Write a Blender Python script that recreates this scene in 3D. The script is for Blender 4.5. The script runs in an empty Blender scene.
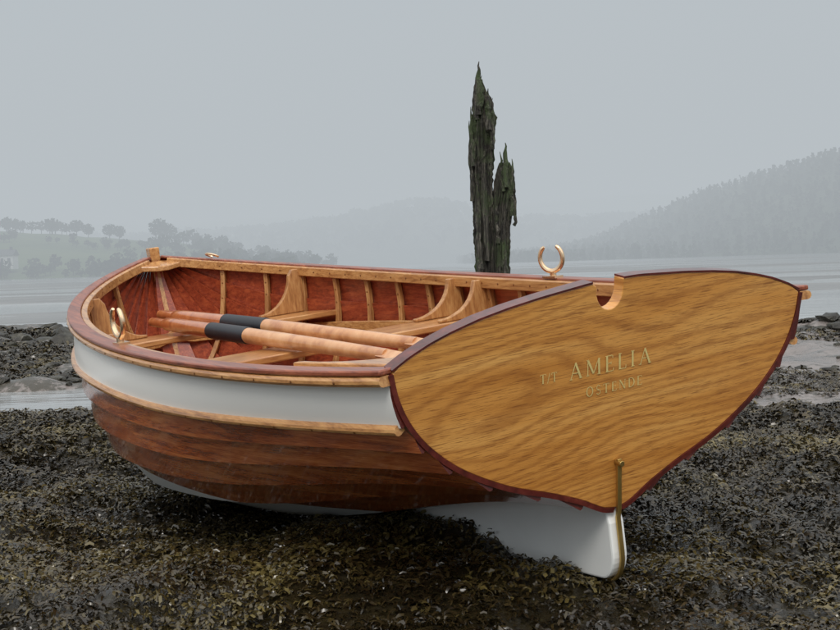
import bpy, bmesh, math, random
import numpy as np
from mathutils import Matrix, Vector
random.seed(7); rng=np.random.default_rng(7)
scene=bpy.context.scene
scene.view_settings.view_transform='Standard'
scene.view_settings.look='None'; scene.view_settings.exposure=0; scene.view_settings.gamma=1
H=0.60
# ---------------------------------------------------------------- camera
F_PX=1186.31; PY=262.988; ROLL=0.03199
TH=math.atan((315-PY)/F_PX); CT,ST=math.cos(TH),math.sin(TH); CR,SR=math.cos(ROLL),math.sin(ROLL)
U=np.array([0,ST,CT]); Xw=np.array([1,0,0.])
right=CR*Xw-SR*U; up=SR*Xw+CR*U; fwd=np.array([0,CT,-ST])
cd=bpy.data.cameras.new('camera'); cam=bpy.data.objects.new('camera',cd); scene.collection.objects.link(cam)
M=Matrix.Identity(4)
for i in range(3):
    M[i][0]=right[i]; M[i][1]=up[i]; M[i][2]=-fwd[i]
M[2][3]=H
cam.matrix_world=M
cd.sensor_width=36; cd.lens=F_PX/840*36; cd.clip_start=0.05; cd.clip_end=9000
scene.camera=cam
# ---------------------------------------------------------------- node helpers
def newmat(name):
    m=bpy.data.materials.new(name); m.use_nodes=True
    nt=m.node_tree; nt.nodes.clear()
    out=nt.nodes.new('ShaderNodeOutputMaterial'); b=nt.nodes.new('ShaderNodeBsdfPrincipled')
    nt.links.new(b.outputs[0],out.inputs[0])
    return m,nt,b
def N(nt,t,**kw):
    n=nt.nodes.new(t)
    for k,v in kw.items(): setattr(n,k,v)
    return n
def lk(nt,a,b): nt.links.new(a,b)
def mapping(nt,scale=(1,1,1),loc=(0,0,0),rot=(0,0,0),coord='Object'):
    tc=N(nt,'ShaderNodeTexCoord'); mp=N(nt,'ShaderNodeMapping')
    mp.inputs['Scale'].default_value=scale; mp.inputs['Location'].default_value=loc; mp.inputs['Rotation'].default_value=rot
    lk(nt,tc.outputs[coord],mp.inputs[0]); return mp.outputs[0]
def noise(nt,vec,scale,detail=4,rough=0.5,dist=0.0):
    n=N(nt,'ShaderNodeTexNoise'); n.inputs['Scale'].default_value=scale; n.inputs['Detail'].default_value=detail
    n.inputs['Roughness'].default_value=rough; n.inputs['Distortion'].default_value=dist
    lk(nt,vec,n.inputs['Vector']); return n.outputs['Fac']
def ramp(nt,fac,stops,interp='LINEAR'):
    r=N(nt,'ShaderNodeValToRGB'); r.color_ramp.interpolation=interp
    e=r.color_ramp.elements
    while len(e)<len(stops): e.new(0.5)
    for el,(p,c) in zip(e,stops):
        el.position=p; el.color=(c[0],c[1],c[2],1) if hasattr(c,'__len__') else (c,c,c,1)
    lk(nt,fac,r.inputs[0]); return r.outputs[0]
def mix(nt,fac,a,b,mode='MIX'):
    m=N(nt,'ShaderNodeMix',data_type='RGBA',blend_type=mode)
    for sock,v in ((m.inputs[0],fac),(m.inputs[6],a),(m.inputs[7],b)):
        if hasattr(v,'node'): lk(nt,v,sock)
        elif hasattr(v,'__len__'): sock.default_value=(*v[:3],1)
        else: sock.default_value=v
    return m.outputs[2]
def math_(nt,op,a,b=0.0,c=None,clamp=False):
    m=N(nt,'ShaderNodeMath',operation=op); m.use_clamp=clamp
    for i,v in enumerate((a,b) if c is None else (a,b,c)):
        if hasattr(v,'node'): lk(nt,v,m.inputs[i])
        else: m.inputs[i].default_value=v
    return m.outputs[0]
def bump(nt,h,b,strength=0.3,dist=0.01):
    n=N(nt,'ShaderNodeBump'); n.inputs['Strength'].default_value=strength; n.inputs['Distance'].default_value=dist
    lk(nt,h,n.inputs['Height']); lk(nt,n.outputs[0],b.inputs['Normal'])
def pidvec(nt,vec):
    at=N(nt,'ShaderNodeAttribute'); at.attribute_name='pid'
    cx=N(nt,'ShaderNodeCombineXYZ'); lk(nt,math_(nt,'MULTIPLY',at.outputs['Fac'],37.0),cx.inputs[0]); lk(nt,math_(nt,'MULTIPLY',at.outputs['Fac'],19.0),cx.inputs[1])
    va=N(nt,'ShaderNodeVectorMath',operation='ADD'); lk(nt,vec,va.inputs[0]); lk(nt,cx.outputs[0],va.inputs[1]); return va.outputs[0],at.outputs['Fac']
def wood(name,dark,mid,light,stretch=(1,12,12),rough=0.28,coat=0.6,fine=90,ringscale=3.0,loc=(0,0,0),pid=False):
    m,nt,b=newmat(name)
    v=mapping(nt,stretch,loc)
    if pid: v,pf=pidvec(nt,v)
    n1=noise(nt,v,ringscale,3,0.6,0.6)
    n2=noise(nt,v,fine/8,2,0.7)
    s=math_(nt,'ADD',math_(nt,'MULTIPLY',n1,0.65),math_(nt,'MULTIPLY',n2,0.35))
    col=ramp(nt,s,[(0.36,dark),(0.5,mid),(0.64,light)])
    lk(nt,col,b.inputs['Base Color'])
    b.inputs['Roughness'].default_value=rough; b.inputs['Coat Weight'].default_value=coat; b.inputs['Coat Roughness'].default_value=0.12
    bump(nt,n2,b,0.08,0.002)
    return m
m_mahog_in=wood('mahogany_inside',(0.18,0.028,0.012),(0.30,0.052,0.020),(0.42,0.09,0.032),(1.2,22,22),rough=0.40,coat=0.3,pid=True)
m_rail=wood('rail_cap_mahogany',(0.13,0.030,0.014),(0.23,0.058,0.026),(0.33,0.095,0.042),(1.2,20,20),rough=0.38,coat=0.25)
m_oak=wood('oak_trim',(0.28,0.115,0.036),(0.47,0.225,0.075),(0.60,0.33,0.125),(2,25,25),rough=0.35,coat=0.5)
m_rib=wood('rib_wood',(0.26,0.105,0.032),(0.41,0.19,0.062),(0.53,0.29,0.11),(20,20,3),rough=0.45,coat=0.3)
m_thw=wood('thwart_wood',(0.31,0.12,0.038),(0.46,0.21,0.070),(0.56,0.30,0.115),(18,2,18),rough=0.35,coat=0.4)
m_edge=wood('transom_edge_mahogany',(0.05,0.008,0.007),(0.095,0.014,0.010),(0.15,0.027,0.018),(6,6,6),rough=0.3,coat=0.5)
m_seam_shade=wood('plank_seam_shade',(0.035,0.007,0.004),(0.06,0.012,0.006),(0.09,0.02,0.01),(6,6,6),rough=0.4,coat=0.3)  # near-black varnish that paints in the shadow line under each plank lap
m_oar=wood('oar_spruce',(0.44,0.18,0.070),(0.60,0.29,0.12),(0.69,0.38,0.18),(3,3,3),rough=0.35,coat=0.6)
m_loom=wood('oar_handle',(0.34,0.09,0.025),(0.46,0.145,0.045),(0.56,0.21,0.075),(3,3,3),rough=0.3,coat=0.8)
def plain(name,col,rough=0.5,metal=0,coat=0,var=0.12,scale=12):
    m,nt,b=newmat(name)
    v=mapping(nt); n=noise(nt,v,scale,3)
    lk(nt,mix(nt,n,[c*(1-var) for c in col],[min(1,c*(1+var)) for c in col]),b.inputs['Base Color'])
    b.inputs['Roughness'].default_value=rough; b.inputs['Metallic'].default_value=metal; b.inputs['Coat Weight'].default_value=coat
    return m
m_white=plain('white_paint',(0.83,0.83,0.80),0.28,coat=0.25,var=0.02,scale=3)
m_anti=plain('white_bottom_paint',(0.78,0.79,0.77),0.5,var=0.09,scale=8)
m_leather=plain('black_leather',(0.012,0.013,0.018),0.45,var=0.3,scale=60)
m_bronze=plain('polished_bronze',(0.86,0.62,0.40),0.25,metal=1,var=0.1)
m_brass=plain('aged_brass',(0.50,0.34,0.11),0.35,metal=0.9,var=0.25,scale=30)
m_copper=plain('copper_rivets',(0.30,0.13,0.05),0.35,metal=0.8)
m_gold=plain('gold_leaf',(0.88,0.68,0.27),0.35,metal=0.35,var=0.2,scale=120)
def hull_outer():
    m,nt,b=newmat('hull_planks_outer')
    v,pf=pidvec(nt,mapping(nt,(1.3,1,15))); n1=noise(nt,v,3.2,4,0.6,0.8); v1,_=pidvec(nt,mapping(nt,(3.5,14,90))); n2=noise(nt,v1,5,3,0.7)
    s=math_(nt,'ADD',math_(nt,'MULTIPLY',n1,0.6),math_(nt,'MULTIPLY',n2,0.4))
    col=ramp(nt,s,[(0.38,(0.20,0.032,0.009)),(0.5,(0.46,0.105,0.027)),(0.62,(0.66,0.21,0.060))])
    tone=math_(nt,'FRACT',math_(nt,'MULTIPLY',pf,7.31)); 
    col=mix(nt,math_(nt,'MULTIPLY',tone,0.45),col,(0.26,0.045,0.013))
    tc=N(nt,'ShaderNodeTexCoord'); sp=N(nt,'ShaderNodeSeparateXYZ'); lk(nt,tc.outputs['Object'],sp.inputs[0])
    wl=math_(nt,'ADD',math_(nt,'MULTIPLY',sp.outputs[0],0.060),-0.125)
    below=math_(nt,'LESS_THAN',sp.outputs[2],wl)
    nn=noise(nt,mapping(nt),6,3)
    wcol=mix(nt,nn,(0.72,0.74,0.73),(0.78,0.80,0.79))
    lk(nt,mix(nt,below,col,wcol),b.inputs['Base Color'])
    b.inputs['Roughness'].default_value=0.27; lk(nt,math_(nt,'SUBTRACT',1.0,below),b.inputs['Coat Weight'])
    b.inputs['Coat Roughness'].default_value=0.08
    bump(nt,n2,b,0.05,0.002)
    return m
m_hull=hull_outer()
def transom_oak():
    m,nt,b=newmat('transom_oak')
    v=mapping(nt,(1,0.75,2.6),(0,.35,0)); n=noise(nt,v,1.5,2.0,0.4,0.2)
    tc=N(nt,'ShaderNodeTexCoord'); sp=N(nt,'ShaderNodeSeparateXYZ'); lk(nt,tc.outputs['Object'],sp.inputs[0])
    jit=noise(nt,mapping(nt,(1,14,60)),3,3,.6)
    ph=math_(nt,'ADD',math_(nt,'ADD',math_(nt,'MULTIPLY',n,110.0),math_(nt,'MULTIPLY',sp.outputs[2],330.0)),math_(nt,'MULTIPLY',jit,3.5))
    g=math_(nt,'ADD',math_(nt,'MULTIPLY',math_(nt,'SINE',ph),0.5),0.5)
    g=math_(nt,'POWER',g,2.5)
    v2=mapping(nt,(1,7,230)); n2=noise(nt,v2,2.5,4,0.75)
    v3=mapping(nt,(1,1.0,9)); n3=noise(nt,v3,2.0,3,0.5)
    base=ramp(nt,n3,[(0.3,(0.50,0.205,0.036)),(0.5,(0.62,0.285,0.062)),(0.7,(0.71,0.37,0.10))])
    col=mix(nt,math_(nt,'MULTIPLY',g,0.48),base,(0.29,0.095,0.016))
    pores=ramp(nt,n2,[(0.38,1.0),(0.48,0.0)])
    col=mix(nt,math_(nt,'MULTIPLY',pores,0.75),col,(0.19,0.060,0.012))
    lk(nt,col,b.inputs['Base Color'])
    b.inputs['Roughness'].default_value=0.38; b.inputs['Coat Weight'].default_value=0.5; b.inputs['Coat Roughness'].default_value=0.12
    bump(nt,n2,b,0.08,0.002)
    return m
m_transom=transom_oak()
# ---------------------------------------------------------------- mesh helpers
def obj(name,verts,faces,mats,midx=None,smooth=True,parent=None,bevel=0,pid=None):
    me=bpy.data.meshes.new(name); me.from_pydata([tuple(map(float,v)) for v in verts],[],[tuple(int(i) for i in f) for f in faces])
    for m in (mats if isinstance(mats,(list,tuple)) else [mats]): me.materials.append(m)
    if midx is not None: me.polygons.foreach_set('material_index',midx)
    bm=bmesh.new(); bm.from_mesh(me); bmesh.ops.recalc_face_normals(bm,faces=bm.faces[:]); bm.to_mesh(me); bm.free()
    if smooth:
        me.polygons.foreach_set('use_smooth',[True]*len(me.polygons))
        try: me.set_sharp_from_angle(angle=math.radians(35))
        except Exception: pass
    if pid is not None:
        a=me.attributes.new('pid','FLOAT','POINT'); a.data.foreach_set('value',np.array(pid,dtype=np.float32))
    o=bpy.data.objects.new(name,me); scene.collection.objects.link(o)
    if parent is not None: o.parent=parent
    if bevel:
        bv=o.modifiers.new('bevel','BEVEL'); bv.width=bevel; bv.segments=2; bv.limit_method='ANGLE'; bv.angle_limit=math.radians(40)
    return o
class MB:
    def __init__(s): s.v=[]; s.f=[]; s.m=[]
    def add(s,V,F,mi=0):
        o=len(s.v); s.v+= [tuple(x) for x in V]; s.f+=[tuple(i+o for i in f) for f in F]; s.m+=[mi]*len(F)
    def sweep(s,path,prof,side,upv,mi=0,closed_ends=True,scale=None):
        path=np.asarray(path); k=len(prof); n=len(path)
        V=[]
        for i in range(n):
            sc=1 if scale is None else scale[i]
            for a,b in prof: V.append(path[i]+side[i]*a*sc+upv[i]*b*sc)
        F=[]
        for i in range(n-1):
            for j in range(k):
                F.append((i*k+j,i*k+(j+1)%k,(i+1)*k+(j+1)%k,(i+1)*k+j))
        if closed_ends: F.append(tuple(range(k))[::-1]); F.append(tuple(range((n-1)*k,n*k)))
        s.add(V,F,mi)
    def tube(s,path,rad,k=12,mi=0):
        path=np.asarray(path,float); n=len(path); rad=np.broadcast_to(rad,(n,))
        tan=np.gradient(path,axis=0); tan/=np.linalg.norm(tan,axis=1)[:,None]
        ref=np.array([0,0,1.]) if abs(tan[0][2])<0.9 else np.array([1.,0,0])
        side=[];upv=[]
        for t in tan:
            a=np.cross(t,ref); a/=np.linalg.norm(a); b=np.cross(a,t); side.append(a); upv.append(b); ref=b
        prof=[(math.cos(x),math.sin(x)) for x in np.linspace(0,2*math.pi,k,endpoint=False)]
        V=[];F=[]
        for i in range(n):
            for a,b in prof: V.append(path[i]+(side[i]*a+upv[i]*b)*rad[i])
        for i in range(n-1):
            for j in range(k): F.append((i*k+j,i*k+(j+1)%k,(i+1)*k+(j+1)%k,(i+1)*k+j))
        F.append(tuple(range(k))[::-1]); F.append(tuple(range((n-1)*k,n*k)))
        s.add(V,F,mi)
    def box(s,c,h,mi=0,R=None):
        V=[]
        for x in(-1,1):
            for y in(-1,1):
                for z in(-1,1):
                    d=np.array([x*h[0],y*h[1],z*h[2]]);
                    if R is not None: d=R@d
                    V.append(np.asarray(c)+d)
        s.add(V,[(0,1,3,2),(4,6,7,5),(0,4,5,1),(2,3,7,6),(0,2,6,4),(1,5,7,3)],mi)
    def prism(s,loop,off,mi=0):
        n=len(loop); off=np.asarray(off); V=[np.asarray(p) for p in loop]+[np.asarray(p)+off for p in loop]
        F=[tuple(range(n)),tuple(range(n,2*n))[::-1]]+[(i,(i+1)%n,n+(i+1)%n,n+i) for i in range(n)]
        s.add(V,F,mi)
    def obj(s,name,mats,parent=None,smooth=True,bevel=0,pid=None):
        return obj(name,s.v,s.f,mats,s.m,smooth,parent,bevel,pid)
# ---------------------------------------------------------------- boat frame
BX,BY,BZ,HEAD,HEEL,TRIM=0.34525,2.15403,-0.45622+H,0.49416,0.10772,-0.00081
def b2w(B):
    B=np.asarray(B,float); c,s=math.cos(HEEL),math.sin(HEEL)
    x=B[:,0]; y=B[:,1]*c+B[:,2]*s; z=-B[:,1]*s+B[:,2]*c
    c,s=math.cos(TRIM),math.sin(TRIM); x,z=x*c-z*s,x*s+z*c
    return np.stack([BX-math.sin(HEAD)*x-math.cos(HEAD)*y,BY+math.cos(HEAD)*x-math.sin(HEAD)*y,BZ+z],1)
O=b2w([[0,0,0]])[0]; R3=np.stack([b2w([e])[0]-O for e in np.eye(3)],1)
boat=bpy.data.objects.new('rowing_boat',None); scene.collection.objects.link(boat)
BM=Matrix.Identity(4)
for i in range(3):
    for j in range(3): BM[i][j]=R3[i,j]
    BM[i][3]=O[i]
boat.matrix_world=BM
L=2.75; RAKE=0.17662; W0=0.44509; ZC=0.33173; ZT=0.41989
GP=np.array([[-ZC*RAKE,W0,ZC],[0.85312,0.70567,0.3063],[2.47908,0.61711,0.37973],[L,0.022,0.51022]])
def G(t):
    return (1-t)**3*GP[0]+3*(1-t)**2*t*GP[1]+3*(1-t)*t*t*GP[2]+t**3*GP[3]
Tt=np.array([(1,1),(.978,.86),(.928,.715),(.845,.575),(.715,.43),(.52,.285),(.325,.185),(.178,.10),(.067,.02),(0,0)])
Mt=np.array([(1,1),(1.01,.885),(1.01,.785),(.99,.65),(.95,.505),(.86,.35),(.70,.21),(.46,.10),(.15,.022),(0,0)])
Bt=np.array([(1,1),(.985,.90),(.955,.80),(.905,.67),(.83,.525),(.715,.375),(.54,.23),(.34,.115),(.12,.03),(0,0)])
def crom(T,q):
    q=min(max(q,-0.3),9.0); i=min(int(max(q,0)),8); f=q-i
    P=lambda k: T[k] if 0<=k<=9 else (2*T[0]-T[1] if k<0 else 2*T[9]-T[8])
    p0,p1,p2,p3=P(i-1),P(i),P(i+1),P(i+2)
    return 0.5*((2*p1)+(-p0+p2)*f+(2*p0-5*p1+4*p2-p3)*f*f+(-p0+3*p1-3*p2+p3)*f**3)
sm=lambda x:(lambda c:c*c*(3-2*c))(min(max(x,0),1))
def keelz(x):
    u=max(0,(x-1.95)/(L-1.95)); return -0.175*sm(x/1.15)-0.065*sm((x-0.9)/1.0)+0.74*u**5
def S(t,q):
    g=G(t); wT=1-sm(t/0.5); wB=sm((t-0.5)/0.5)
    a,c=wT*crom(Tt,q)+wB*crom(Bt,q)+(1-wT-wB)*crom(Mt,q)
    kx=min(g[0]+ZC*RAKE*(1-t)**4,L); kz=keelz(kx)
    return np.array([kx+(g[0]-kx)*c, g[1]*a, kz+(g[2]-kz)*c])
def Nn(t,q):
    e=1e-3; t0,t1=max(t-e,0),min(t+e,1); q0,q1=max(q-.02,0),min(q+.02,8.98)
    n=np.cross(S(t1,q)-S(t0,q),S(t,q1)-S(t,q0)); l=np.linalg.norm(n)
    n= n/l if l>1e-12 else np.array([0,1.,0])
    if n[1]<0: n=-n
    return n
Q1=1.8
QB=[0,Q1,2.8,3.75,4.7,5.8,7.2,9.0]
ts=np.concatenate([np.linspace(0,0.9,50),np.linspace(0.9,1,15)[1:]])
mir=lambda P:[np.array([p[0],-p[1],p[2]]) for p in P]
hb=MB(); pids=[]
for pi in range(len(QB)-1):
    q0=QB[pi]-(0.12 if pi else 0); q1=QB[pi+1]; nq=7
    qs=np.concatenate([np.linspace(q0,q1-0.055,nq-1),[q1]]); o1=0.019 if pi<len(QB)-2 else 0.004
    offs=np.concatenate([np.linspace(0.0 if pi else 0.008,o1,nq-1),[o1-0.004]])
    V=[]
    for t in ts:
        A=S(t,q0); B=S(t,q1)
        N_=[Nn(t,q) for q in qs]; P_=[]
        for q in qs:
            f=(q-q0)/(q1-q0); ch=A*(1-f)+B*f; s_=S(t,q)
            P_.append(s_ if pi in(0,len(QB)-2) else s_*0.25+ch*0.75)
        row=[p+n*o for p,n,o in zip(P_,N_,offs)]
        inn=[p+n*(o-0.011) for p,n,o in zip(P_,N_,offs)][::-1]
        for r in row+inn: r[1]=max(r[1],0.0)
        V+=row+inn
    k=2*nq; F=[];mi=[]
    for i in range(len(ts)-1):
        for j in range(k):
            F.append((i*k+j,i*k+(j+1)%k,(i+1)*k+(j+1)%k,(i+1)*k+j))
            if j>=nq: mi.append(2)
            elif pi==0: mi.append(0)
            elif j>=nq-2 and pi<4: mi.append(4)  # lower arris and underside get the painted lap shadow
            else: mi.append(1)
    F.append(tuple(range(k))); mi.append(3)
    for si,VV in enumerate((V,mir(V))):
        o=len(hb.v); hb.v+=VV; hb.f+=[tuple(i+o for i in f) for f in F]; hb.m+=mi; pids+=[(pi+1)*0.137+si*0.41]*len(VV)
hb.obj('planking',[m_white,m_hull,m_mahog_in,m_edge,m_seam_shade],boat,pid=pids)
def rail(name,mat,prof,q=0,t0=0.0,t1=1.0,n=70,bev=0):
    b=MB(); tt=np.linspace(t0,t1,n)
    P=[];Sd=[];Up=[]
    for t in tt:
        g=S(t,q); nn=Nn(t,max(q,0)); 
        if q==0: nn=np.array([nn[0],nn[1],0]); nn/=np.linalg.norm(nn)
        tan=S(min(t+.005,1),q)-S(max(t-.005,0),q); tan/=np.linalg.norm(tan)
        u=np.cross(nn,tan); u/=np.linalg.norm(u)
        if u[2]<0:u=-u
        P.append(g); Sd.append(nn); Up.append(u)
    b.sweep(P,prof,Sd,Up); P2=mir(P); 
    b.sweep(P2,prof,mir(Sd),mir(Up))
    return b.obj(name,mat,boat,bevel=bev)
rect=lambda a0,a1,b0,b1:[(a0,b0),(a1,b0),(a1,b1),(a0,b1)]
rail('gunwale_cap',m_rail,rect(-0.014,0.026,0.0,0.010),bev=0.003)
def Dprof(a0,a1,b0,b1,k=6):
    c=(b0+b1)/2; r=(b1-b0)/2
    return [(a0,b0)]+[(a1-r+ r*math.cos(x),c+r*math.sin(x)) for x in np.linspace(-math.pi/2,math.pi/2,k)]+[(a0,b1)]
rail('rubbing_strake',m_oak,Dprof(0.006,0.030,-0.018,-0.0005))
rail('lower_rubbing_strake',m_oak,Dprof(0.010,0.031,-0.008,0.009),q=Q1,t0=0.002)
rail('inwale',m_oak,rect(-0.034,-0.0142,-0.028,0.0045),bev=0.003,t0=0.004,t1=0.985)
rb=MB(); rv=MB()
SP=0.165
xs_r=np.arange(0.12,2.62,SP)
_tt=np.linspace(0,1,400); _gx=np.array([G(t)[0] for t in _tt])
def t_of_x(x): return float(np.interp(x,_gx,_tt))
for x in xs_r:
    t=t_of_x(x); P=[];Sd=[];Up=[]
    for q in np.linspace(0.1,8.6,26):
        n=Nn(t,q); p=S(t,q)-n*0.0095; tg=S(t,min(q+.05,9))-S(t,q-.05); tg/=np.linalg.norm(tg)
        P.append(p); Up.append(n); s=np.cross(tg,n); s/=np.linalg.norm(s); Sd.append(s)
    rb.sweep(P,rect(-0.009,0.009,-0.010,0.006),Sd,Up); rb.sweep(mir(P),rect(-0.009,0.009,-0.010,0.006),mir(Sd),mir(Up))
rb.obj('ribs',m_rib,boat,bevel=0.002)
def dome(mb,p,n,r=0.0038):
    n=n/np.linalg.norm(n); a=np.cross(n,[0.3,0.2,1]); a/=np.linalg.norm(a); b=np.cross(n,a)
    V=[p+(a*math.cos(x)+b*math.sin(x))*r for x in np.linspace(0,2*math.pi,7)[:-1]]+[p+n*r*0.6]
    mb.add(V,[(i,(i+1)%6,6) for i in range(6)])
for x in np.arange(0.12,2.62,SP/2):
    t=t_of_x(x); isrib=min(abs(xs_r-x))<0.01
    for q in (0.25,1.0,1.74,2.75,3.7,4.65):
        n=Nn(t,q); 
        if q==0.25: 
            nn=np.array([n[0],n[1],0]); nn/=np.linalg.norm(nn); p=S(t,0)-nn*0.0342+np.array([0,0,-0.012]); n=nn
        elif isrib: p=S(t,q)-n*0.0198
        elif q==1.0: continue
        else: p=S(t,q)+n*0.004
        dome(rv,p,-n); dome(rv,mir([p])[0],mir([-n])[0])
rv.obj('copper_rivets',m_copper,boat)
pg=MB()
for x in np.arange(0.05,2.6,0.12):
    t=t_of_x(x)
    for q,o,dz in ((0,0.0300,-0.0095),(Q1,0.0310,0.0)):
        n=Nn(t,q)
        if q==0: n=np.array([n[0],n[1],0]); n/=np.linalg.norm(n)
        p=S(t,q)+n*o+np.array([0,0,dz]); dome(pg,p,n,0.003); dome(pg,mir([p])[0],mir([n])[0],0.003)
pg.obj('strake_fastenings',m_copper,boat)
# ---------------- transom
nx=np.array([-1,0,-RAKE]); nx/=np.linalg.norm(nx)
def TP(y,z,off=0.0): return np.array([-z*RAKE,y,z])+nx*off
half=[crom(Tt,q)*[W0,ZC] for q in np.linspace(0,9,46)]
side_l=[(y,z) for y,z in half]
def topz(y):
    yy=abs(y)/W0
    return float(np.interp(yy,[0,.12,.35,.5,.63,.75,.84,.93,1.0],[.4199,.419,.410,.402,.3925,.380,.368,.352,ZC+0.004])) 
ny0,ny1=-0.016,0.042
notch=[(0.5*(ny0+ny1)+ 0.029*math.cos(a), 0.405-0.036*math.sin(a)) for a in np.linspace(math.pi,0,14)]
top=[(y,topz(y)) for y in np.linspace(-W0,ny0-0.002,30)]
notch_l=[(ny0,topz(ny0))]+notch+[(ny1,topz(ny1)-0.006)]
top2=[(y,topz(y)) for y in np.linspace(ny1+0.008,W0,30)]
outline=side_l[:-1]+[(0,0.0)]+[(-y,z) for y,z in side_l[:-1]][::-1]
outline=outline+top[1:]+notch_l+top2[:-1]
tb=MB(); tb.prism([TP(y,z,0.004) for y,z in outline],-nx*0.026)
tb.obj('transom_board',m_transom,boat,smooth=False,bevel=0.0015)
def strip(mb,pts,wid,off0,off1,mi=0):
    P=np.array(pts); tg=np.gradient(P,axis=0); tg/=np.linalg.norm(tg,axis=1)[:,None]; nr=np.stack([tg[:,1],-tg[:,0]],1)
    V=[]
    for p,n in zip(P,nr):
        a=p; b=p+n*wid
        V+=[TP(a[0],a[1],off0),TP(b[0],b[1],off0),TP(b[0],b[1],off1),TP(a[0],a[1],off1)]
    F=[]
    for i in range(len(P)-1):
        for j in range(4): F.append((i*4+j,i*4+(j+1)%4,(i+1)*4+(j+1)%4,(i+1)*4+j))
    F+=[(3,2,1,0),tuple(range(len(V)-4,len(V)))]
    mb.add(V,F,mi)
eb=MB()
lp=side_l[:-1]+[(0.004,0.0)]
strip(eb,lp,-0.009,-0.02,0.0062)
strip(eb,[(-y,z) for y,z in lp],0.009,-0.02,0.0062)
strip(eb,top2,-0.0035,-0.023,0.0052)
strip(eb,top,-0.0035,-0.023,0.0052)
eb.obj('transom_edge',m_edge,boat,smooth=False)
kb=MB()
for sgn in (1,-1):
    z=ZC-0.010
    loop=[(-ZC*RAKE+0.02,W0-0.03),(0.26,S(t_of_x(0.26),0)[1]-0.034)]+[(0.26-0.24*math.sin(a), S(t_of_x(.26),0)[1]-0.05-0.22*(1-math.cos(a))) for a in np.linspace(0.1,math.pi/2,8)]+[(-ZC*RAKE+0.02,W0-0.30)]
    kb.prism([np.array([x,sgn*y,z]) for x,y in loop],(0,0,0.018))
kb.obj('quarter_knees',m_oak,boat,bevel=0.003)
# ---------------- thwarts
def half_b(x,z):
    t=t_of_x(x); qs=np.linspace(0,8.8,60); P=np.array([S(t,q) for q in qs]); return float(np.interp(-z,-P[:,2],P[:,1]))
th=MB()
TZ=0.218
def board(mb,x0,x1,z,thk=0.02,ins=0.014,y0=None,y1=None):
    xs=np.linspace(x0,x1,4)
    if y0 is None:
        loop=[np.array([x,half_b(x,z)-ins,z]) for x in xs]+[np.array([x,-half_b(x,z)+ins,z]) for x in xs[::-1]]
    else: loop=[np.array([x,y0,z]) for x in (x0,x1)]+[np.array([x,y1,z]) for x in (x1,x0)]
    mb.prism(loop,(0,0,thk))
board(th,1.26,1.46,TZ); board(th,2.10,2.29,TZ+0.02)
board(th,0.0,0.13,TZ-0.01); board(th,0.137,0.27,TZ-0.01); board(th,0.277,0.40,TZ-0.01)
th.obj('thwarts',m_thw,boat,bevel=0.004)
rs=MB()
P=[];Sd=[];Up=[]
for t in np.linspace(0.03,0.93,50):
    qs=np.linspace(0,8.8,60); PP=np.array([S(t,q) for q in qs]); q=float(np.interp(-(TZ-0.022),-PP[:,2],qs)); n=Nn(t,q)
    P.append(S(t,q)-n*0.018); n=np.array([n[0],n[1],0]); n/=np.linalg.norm(n); Sd.append(n); Up.append(np.array([0,0,1.]))
rs.sweep(P,rect(-0.014,0.0,-0.02,0.018),Sd,Up); rs.sweep(mir(P),rect(-0.014,0.0,-0.02,0.018),mir(Sd),mir(Up))
rs.obj('risers',m_oak,boat,bevel=0.002)
kn=MB()
for x,zt in ((1.29,TZ+.02),(1.43,TZ+.02),(2.26,TZ+0.04)):
    t=t_of_x(x)
    for sgn in(1,-1):
        g=S(t,0); zb_=g[2]-0.002
        yo=lambda z: half_b(x,z)-0.0185
        outer=[(yo(z),z) for z in np.linspace(zb_,zt+0.001,8)]
        yo0=outer[-1][0]; ztop=zb_
        inner=[]
        for a in np.linspace(0,math.pi/2,12):
            yi=(yo0-0.17)+0.128*math.sin(a); zi=zt+0.010+(ztop-zt-0.010)*(1-math.cos(a))
            inner.append((yi,zi))
        inner[-1]=(outer[0][0]-0.036,ztop)
        loop=outer+[(yo0-0.17,zt+0.001)]+inner
        kn.prism([np.array([x-0.011,sgn*y,z]) for y,z in loop],(0.022,0,0))
kn.obj('thwart_knees',m_rib,boat,smooth=False,bevel=0.003)
fb=MB()
for y in np.linspace(-0.25,0.25,5):
    z=-0.085+0.05*abs(y)
    ok=[x for x in np.linspace(0.5,2.2,60) if half_b(x,z)>abs(y)+0.085 and keelz(x)<z-0.02]
    board(fb,min(ok),max(ok),z,0.012,y0=y-0.048,y1=y+0.048)
fb.obj('bottom_boards',m_thw,boat,bevel=0.003)
st=MB()
loop=[(2.735,0.02)]+[(S(t,0)[0],max(S(t,0)[1]-0.034,0.01)) for t in (0.98,0.96,0.94)]+[(2.655,0.02)]
full=loop+[(x,-y) for x,y in loop[::-1]]
st.prism([np.array([x,y,0.485-(2.75-x)*0.25]) for x,y in full],(0,0,0.02))
ks=[S(t,9.0) for t in np.linspace(0.70,1,30)]
prof=[(p[0]-0.01,p[2]) for p in ks]+[(2.737,0.553),(2.795,0.553)]+[(p[0]+0.035,p[2]-0.02*(1-i/29)) for i,p in list(enumerate(ks))[::-1]]
st.prism([np.array([x,-0.019,z]) for x,z in prof],(0,0.038,0))
st.obj('stem_and_breasthook',m_oak,boat,smooth=False,bevel=0.004)
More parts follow.
